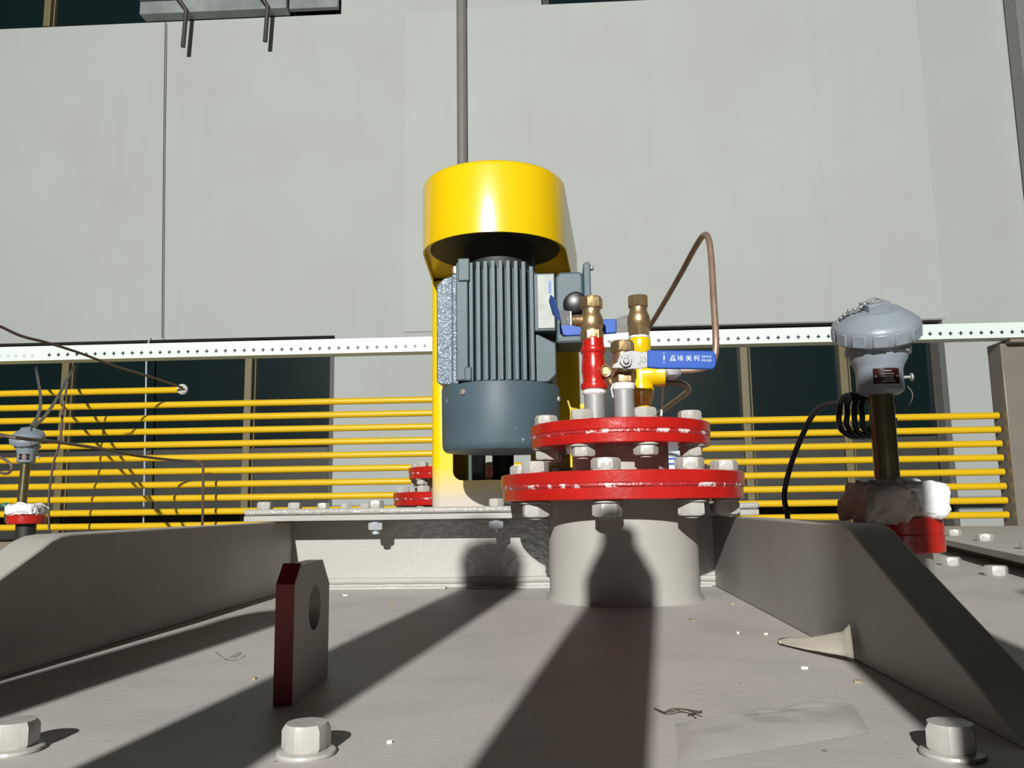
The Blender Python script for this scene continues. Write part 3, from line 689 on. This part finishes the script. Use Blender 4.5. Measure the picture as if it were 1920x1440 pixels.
def blob(c, sx, sy, sz, seed, m, amp=.25, n=40, p=.45):
    mb = MB(); vs = []; fs = []
    def sg(v, e): return math.copysign(abs(v)**e, v)
    for i in range(n+1):
        th = -math.pi/2 + math.pi*i/n
        for k in range(2*n):
            ph = math.pi*k/n
            v = Vector((sg(math.cos(th), p)*sg(math.cos(ph), p), sg(math.cos(th), p)*sg(math.sin(ph), p), sg(math.sin(th), p)))
            q = Vector((v.x*sx, v.y*sy, v.z*sz)); s_ = (q*42 + Vector((seed, seed*2, 0)))
            d = noise.fractal(s_, .9, 2.1, 4)*amp + noise.noise(q*420+Vector((seed, 0, 0)))*.04
            vs.append(Vector(c) + q + v.normalized()*d*min(sx, sy, sz))
    for i in range(n):
        for k in range(2*n):
            l = (k+1) % (2*n); fs.append((i*2*n+k, i*2*n+l, (i+1)*2*n+l, (i+1)*2*n+k))
    return mb.add(vs, fs)
sock = thing('sensor_socket', (.398, .885, 0), 'bright red painted socket under the wool behind the right rib', 'socket')
part('pipe_stub', MB().lathe([(.030, 0), (.030, .057)], T(.398, .885, 0), 40), M_paint, sock)
part('red_collar', MB().lathe([(.030, .055), (.0415, .056), (.0425, .0575), (.0425, .0735), (.0418, .0745), (.0425, .0755), (.0425, .090), (.041, .0915), (.030, .0915)], T(.398, .885, 0), 64), M_red, sock)
part('white_collar', MB().lathe([(.036, .0912), (.037, .095), (.020, .0955)], T(.398, .885, 0), 48), M_tape, sock)
wl = thing('insulation_wool', (.392, .87, .095), 'torn white insulation wool packed around the right sensor foot', 'insulation')
part('clean_wool', blob((.408, .872, .1095), .027, .034, .0185, 3., M_wool, amp=.28), M_wool, wl, sharp=180)
part('dirty_wool', blob((.373, .868, .1085), .031, .036, .0195, 11., M_woold, amp=.5), M_woold, wl, sharp=180, label='dirty brownish lump of wool')
# coiled black cable
coil = []
coil.append(at(1660, 742, .90)); coil.append(at(1640, 748, .905))
for k in range(0, 37*2+19, 2):
    a = R(100 + k*14.5); f = k/92.
    cxp = 1598 + 52*f; coil.append(at(cxp + 33*math.cos(a)*(.9+.1*math.sin(k)), 780 - 40*math.sin(a), .905+.012*math.cos(a)))
cb = coil
tail = [at(1600, 738, .90), at(1580, 752, .91), at(1545, 760, .92), at(1524, 778, .93), at(1505, 815, .94), at(1486, 862, .95), at(1473, 910, .96), at(1471, 938, .96), at(1476, 962, .96), at(1478, 990, .965)]
cable = MB().tube(cb, .0029, 10, 4); cable.tube(tail[:1]+tail, .0031, 10, 6)
single('coiled_cable', cable, M_black, 'black cable coiled behind the right sensor, its tail dropping to the rib', 'cable')

# left sensor foot
lx, ly = -1.315, 2.30
lf = thing('sensor_socket', (lx, ly, 0), 'small red painted socket under the distant left sensor', 'socket')
part('pipe_stub', MB().lathe([(.025, 0), (.025, .082)], T(lx, ly, 0), 32), M_dark, lf)
part('red_collar', MB().lathe([(.03, .080), (.047, .081), (.048, .083), (.048, .101), (.046, .103), (.03, .103)], T(lx, ly, 0), 48), M_red, lf)
wl2 = single('insulation_wool', blob((lx, ly, .116), .043, .04, .0145, 21., M_wool, amp=.7), M_wool, 'crumpled whitish wool on the foot of the distant left sensor', 'insulation', sharp=180)
for (a, b_, nm) in (([at(66, 672, 3.46), at(67, 690, 3.44), at(71, 712, 3.3), at(76, 745, 2.95), at(73, 775, 2.6), at(58, 801, 2.33)], .0052, 'black cable dropping straight into the distant left sensor'), ([at(146, 672, 3.46), at(139, 688, 3.44), at(128, 708, 3.3), at(108, 745, 2.95), at(86, 778, 2.6), at(60, 804, 2.34)], .0052, 'black cable slanting into the distant left sensor from the right')):
    single('sensor_cable', MB().tube(a, b_, 10, 6), M_black, nm, 'cable', 'cables of the left sensor')
single('looped_cable', MB().tube([at(-20, 850, 2.3), at(10, 862, 2.3), at(22, 876, 2.3), at(12, 888, 2.3), at(-20, 880, 2.3)], .004, 8, 6), M_wire, 'dark cable loop at the left edge beside the sensor tube', 'cable')
vk = thing('drain_valve', at(4, 960, 2.3), 'green knobbed valve cut off by the left edge', 'valve')
part('knob', MB().lathe([(.010, 0), (.012, .003), (.012, .008), (.006, .012)], T(*at(10, 951, 2.3)), 20), mat('green_knob', (.05, .22, .14), .4), vk)
part('valve_stem', MB().lathe([(.004, 0), (.004, .045)], T(*at(10, 978, 2.3)), 12), M_dark, vk)

# ================================================================ PIPE RACK AND TRAY
K = lambda px, py: onplane(px, py, RM)
zt = [K(345, 731).z] + [K(520, 755+0*i).z - .0531*i for i in range(10)]
names_ = ['topmost', 'second from top', 'third from top', 'fourth from top', 'fifth from top', 'sixth from top', 'seventh from top', 'eighth from top', 'ninth from top', 'tenth from top', 'lowest']
xe = 1.845
M_cap = mat('white_cap', (.7, .69, .66), .4)
for i, z in enumerate(zt):
    x1 = K(338, 730).x if i == 0 else (.05 if i < 3 else xe)
    t = thing('yellow_pipe', RM @ Vector((-1, 0, z)), 'yellow horizontal pipe, %s of the stacked rack%s' % (names_[i], ', ending short in a capped end' if i == 0 else ''), 'pipe', 'yellow pipes of the rack')
    part('pipe_length', MB().tube([RM @ Vector((-3.4, 0, z)), RM @ Vector((x1, 0, z))], .0128, 20, 1), M_ypipe, t)
    if i == 0:
        part('end_cap', MB().lathe([(.010, 0), (.020, .002), (.021, .010), (.016, .012), (.0155, .016), (.006, .0165)], RM @ along((x1+.012, -.012, z), (.6, -.8, 0)), 32), M_cap, t, label='white round cap')
post = single('rack_post', MB().box((1.852, -.05, 0), (1.95, .05, .70), RM), M_post, 'grey brown square post closing the right end of the yellow pipes', 'post', bevel=.003)
tr = thing('cable_tray', RM @ Vector((0, -.06, .69)), 'mint white perforated steel channel spanning above the yellow pipes', 'tray')
tz0, tz1 = .7055, .7640
part('channel', MB().box((-3.4, -.10, tz0), (2.6, -.092, tz1-.018), RM).box((-3.4, -.097, tz1-.018), (2.6, -.089, tz1), RM).box((-3.4, -.092, tz0), (2.6, -.03, tz0+.004), RM), M_tray, tr, bevel=.0006)
hz = .7265; hs = MB(); rings_ = MB()
xh = K(120, 673).x; i = 0
while xh + .03735*i < 2.3:
    x = xh+.03735*i
    for a, c_ in ((.0072, .0022), (.0022, .0075)):
        hs.box((x-a, -.1006, hz-c_), (x+a, -.0995, hz+c_), RM)
    i += 1
part('cross_slots', hs, M_black, tr)
for px in (15, 29, 45, 59, 74, 89):
    a = K(px, 675); rings_.lathe([(.0045, 0), (.0055, .001), (.0045, .002)], RM @ along((a.x, -.10, .7265), (0, -1, 0)), 16)
part('rivet_heads', rings_, M_cap, tr)
part('tray_bracket', MB().box((1.87, -.09, .69), (1.93, .03, tz0), RM), M_post, tr)

single('brown_tube', MB().tube([at(-30, 603, 2.45), at(0, 612, 2.5), at(40, 630, 2.57), at(90, 643, 2.68), at(150, 662, 2.82), at(220, 688, 3.0), at(290, 709, 3.18), at(342, 727, 3.31)], .0045, 10, 6), M_wire,
       'brown capillary tube descending to the capped end of the top yellow pipe', 'tube', 'brown capillary tubes')
single('brown_tube', MB().tube([at(-20, 812, 2.1), at(40, 822, 2.1), at(100, 828, 2.3), at(180, 840, 2.7), at(260, 855, 3.0), at(330, 863, 3.15), at(368, 865, 3.2), at(379, 872, 3.2), at(381, 890, 3.2), at(380, 962, 3.2), at(379, 990, 3.2)], .0048, 10, 6), M_wire,
       'brown capillary tube crossing before the lower yellow pipes and bending down', 'tube', 'brown capillary tubes')
single('brown_tube', MB().tube([at(127, 715, 3.05), at(118, 770, 3.05), at(112, 830, 3.05), at(100, 870, 3.05), at(92, 930, 3.05), at(92, 995, 3.05)], .0042, 10, 6), M_wire,
       'brown line standing in for cable shadows on the yellow pipes behind the distant left sensor', 'tube', 'brown capillary tubes')  # brown tube drawn in place of a cast cable shadow

# ================================================================ LIFTING LUG
g0 = Vector((-.1345, .487, 0))
LM = T(*g0) @ Matrix.Rotation(R(-3.4+1.5), 4, 'Z')
lug = thing('lifting_lug', g0, 'small upright lifting lug with dark red edge and round hole, standing on the tank top', 'lug')
tk = .0105; ln_ = .078; hgt = .0755
def lugpoly(x0, x1, hole=True):
    outer = [(0, 0), (0, hgt-.010), (.012, hgt), (ln_-.018, hgt), (ln_, hgt-.016), (ln_, 0)]
    n = 32; cy_, cz_, r_ = .043, .048, .0135
    hole_ = [(cy_+r_*math.cos(2*math.pi*i/n), cz_+r_*math.sin(2*math.pi*i/n)) for i in range(n)]
    return outer, hole_
import bmesh
outer, hole_ = lugpoly(0, tk)
bm = bmesh.new()
def loop(pts, x): return [bm.verts.new((x, a, b_)) for a, b_ in pts]
for x in (0.0006, tk):
    vo = loop(outer, x); vh = loop(hole_, x)
    eo = [bm.edges.new((vo[i], vo[(i+1) % len(vo)])) for i in range(len(vo))]; eh = [bm.edges.new((vh[i], vh[(i+1) % len(vh)])) for i in range(len(vh))]
    bmesh.ops.triangle_fill(bm, edges=eo+eh, use_beauty=True)
    if x < .001: A0, H0 = vo, vh
    else: A1, H1 = vo, vh
for a, b_ in ((A0, A1), (H0, H1)):
    for i in range(len(a)): bm.faces.new((a[i], a[(i+1) % len(a)], b_[(i+1) % len(b_)], b_[i]))
bmesh.ops.recalc_face_normals(bm, faces=bm.faces)
mb = MB(); bm.verts.index_update()
mb.v = [LM @ v.co for v in bm.verts]; mb.f = [tuple(v.index for v in f.verts) for f in bm.faces]; bm.free()
part('lug_plate', mb, M_lug, lug)
fr = MB(); fr.box((0, -.0012, 0), (tk, 0, hgt-.010), LM)
fr.add([(0, -.0012, hgt-.010), (tk, -.0012, hgt-.010), (tk, .011, hgt+.001), (0, .011, hgt+.001), (0, 0, hgt-.0105), (tk, 0, hgt-.0105), (tk, .012, hgt), (0, .012, hgt)], [(0, 1, 2, 3), (7, 6, 5, 4), (0, 4, 5, 1), (1, 5, 6, 2), (2, 6, 7, 3), (3, 7, 4, 0)], LM)
part('red_edge', fr, M_lugred, lug, label='dark red painted front edge')

# ================================================================ UNSEEN POSTS ADDED BEHIND THE VIEWPOINT (shaped to cast the long shadows)
def post_at(x64, y64, ytop, prof, label, yc=-.17):
    dx = (x64-LAMP.x)/(y64-LAMP.y); x = LAMP.x + dx*(yc-LAMP.y)
    return single('shadow_post', MB().lathe(prof, T(x, yc, 0), 40), M_paint, label, 'nozzle', 'added shadow casters behind the viewpoint')
def tall(h, r, kind):
    if kind == 'neck': return [(r+.02, 0), (r+.02, .012), (r, .014), (r, h-.05), (r*.98, h-.045), (r*.62, h-.022), (r*.5, h-.016), (r*.5, h-.004), (r*.42, h)]
    return [(r+.02, 0), (r+.02, .012), (r, .014), (r, h-.035), (r*1.05, h-.032), (r*1.05, h-.02), (r*.9, h-.008), (r*.5, h), (.001, h+.002)]
post_at(.064, .64, 0, tall(.527, .035, 'neck'), 'bottle necked shadow caster added behind the viewpoint')
post_at(-.094, .74, 0, tall(.588, .036, 'round'), 'round capped shadow caster added behind the viewpoint, left of the bottle necked one')
post_at(-.268, .76, 0, tall(.455, .033, 'round'), 'shorter capped shadow caster added behind the viewpoint at far left')
single('shadow_box', MB().box((.084, -.22, 0), (.198, -.15, .63)), M_paint, 'tall narrow shadow caster added behind the viewpoint at the right', 'box', bevel=.004)  # unseen blocker added to shade the near end of the right rib
post_at(.60, .92, 0, tall(.49, .030, 'round'), 'shorter capped shadow caster added behind the viewpoint at far right')

# ================================================================ LITTER ON THE LID
fk = MB(); rows = 8; cols = 12; vs = []
a0, b0, c0, d0 = ground(1463, 1211), ground(1603, 1246), ground(1607, 1200), ground(1520, 1203)
for i in range(rows+1):
    for k in range(cols+1):
        s, t_ = k/cols, i/rows
        lo = a0.lerp(b0, s) + Vector((0, -.006, 0))*math.sin(math.pi*s)
        hi = a0.lerp(b0, s) + Vector((.001*s, .052*math.sin(math.pi*min(1, s*1.1))**.8*(1-.55*s) + .006*s, 0))
        p = lo.lerp(hi, t_); p.z = .0016 + .003*s*math.sin(s*2.4) + (.0215*s**3.2)*(t_**.8) + .0006*noise.noise(p*120)
        vs.append(p)
fs = [(i*(cols+1)+k, i*(cols+1)+k+1, (i+1)*(cols+1)+k+1, (i+1)*(cols+1)+k) for i in range(rows) for k in range(cols)]
fk.add(vs, fs); o = single('paint_flake', fk, M_flake, 'large curled cream paint flake lying against the right rib', 'flake', sharp=180)
sm = o.modifiers.new('solid', 'SOLIDIFY'); sm.thickness = .0008; sm.offset = 1
# clear film sleeve lying bottom right
fm = MB(); vs = []; nx_, ny_ = 30, 14
P = [ground(1262, 1425), ground(1560, 1440), ground(1660, 1330), ground(1330, 1322)]
P = [Vector((.066, .366, 0)), Vector((.165, .412, 0)), Vector((.180, .470, 0)), Vector((.078, .434, 0))]
for i in range(ny_+1):
    for k in range(nx_+1):
        s, t_ = k/nx_, i/ny_; p = P[0].lerp(P[1], s).lerp(P[3].lerp(P[2], s), t_)
        e = (1-abs(2*s-1)**6)*(1-abs(2*t_-1)**4); p.z = .0008 + .0055*e + .0022*noise.noise(p*70)*e; vs.append(p)
fm.add(vs, [(i*(nx_+1)+k, i*(nx_+1)+k+1, (i+1)*(nx_+1)+k+1, (i+1)*(nx_+1)+k) for i in range(ny_) for k in range(nx_)])
single('plastic_sleeve', fm, M_clear, 'clear crumpled plastic sleeve lying flat on the lid near the front right', 'plastic', sharp=60)
def chip(px, py, r, m, label, n=7, h=.0015):
    g = ground(px, py); ps = []
    for i in range(n):
        a = 2*math.pi*i/n; rr = r*random.uniform(.5, 1.2); ps.append((g.x+rr*math.cos(a), g.y+rr*math.sin(a)*.8))
    return single('paint_chip', MB().prism(ps, .0, h), m, label, 'chip', 'loose paint chips on the tank top')
chip(1372, 1132, .0045, M_flaked, 'brown chip nearest the foot of the right rib')
chip(1298, 1164, .004, M_flaked, 'brown chip just right of the nozzle foot')
chip(1436, 1190, .0016, M_flake, 'pale speck left of the large curled flake')
chip(1508, 1254, .003, M_tape, 'pale chip just in front of the large curled flake')
chip(1609, 1280, .0028, M_flaked, 'dark chip beside the right rib bend')
chip(1384, 1188, .0013, M_tape, 'tiny white speck between nozzle and right rib')
chip(733, 1129, .0030, M_flaked, 'ochre chip in front of the frame wall')
chip(648, 1117, .0035, M_tape, 'whitish chip right beside the lifting lug top')
chip(476, 1274, .0018, M_flaked, 'small dark chip left of the lifting lug')
chip(730, 1394, .0011, M_tape, 'tiny white speck right of the middle front bolt')
chip(755, 1062, .001, M_flaked, 'tiny dark speck against the frame wall')
lw = MB()
for pts in ([(1228, 1328), (1250, 1336), (1280, 1330), (1316, 1336)], [(1244, 1337), (1262, 1329), (1288, 1331), (1306, 1340)], [(1290, 1341), (1316, 1333)]):
    lw.tube([ground(a, b_, .001+.001*k) for k, (a, b_) in enumerate(pts)], .0004, 6, 4)
single('wire_scrap', lw, M_wire, 'scrap of fine dark wire lying in front of the nozzle shadow', 'scrap')
lw = MB()
for pts in ([(403, 1222), (420, 1234), (440, 1233), (452, 1224)], [(430, 1234), (444, 1226), (450, 1222)]):
    lw.tube([ground(a, b_, .0008+.0008*k) for k, (a, b_) in enumerate(pts)], .00035, 6, 4)
single('wire_scrap', lw, M_galv, 'scrap of fine pale wire lying left of the lifting lug', 'scrap')

# white container behind the nozzle, seen between its flanges
q = at(1262, 905, 2.05)
wc = thing('striped_container', (q.x, q.y, 0), 'white container with blue stripes seen through the gap between the two nozzle flanges', 'container')
part('container_body', MB().lathe([(.045, 0), (.050, .01), (.050, .235), (.038, .25)], T(q.x, q.y, 0), 32), M_print, wc)
for z_ in (.20, .212): part('blue_stripe', MB().lathe([(.0503, z_), (.0503, z_+.005)], T(q.x, q.y, 0), 32), M_blue, wc)
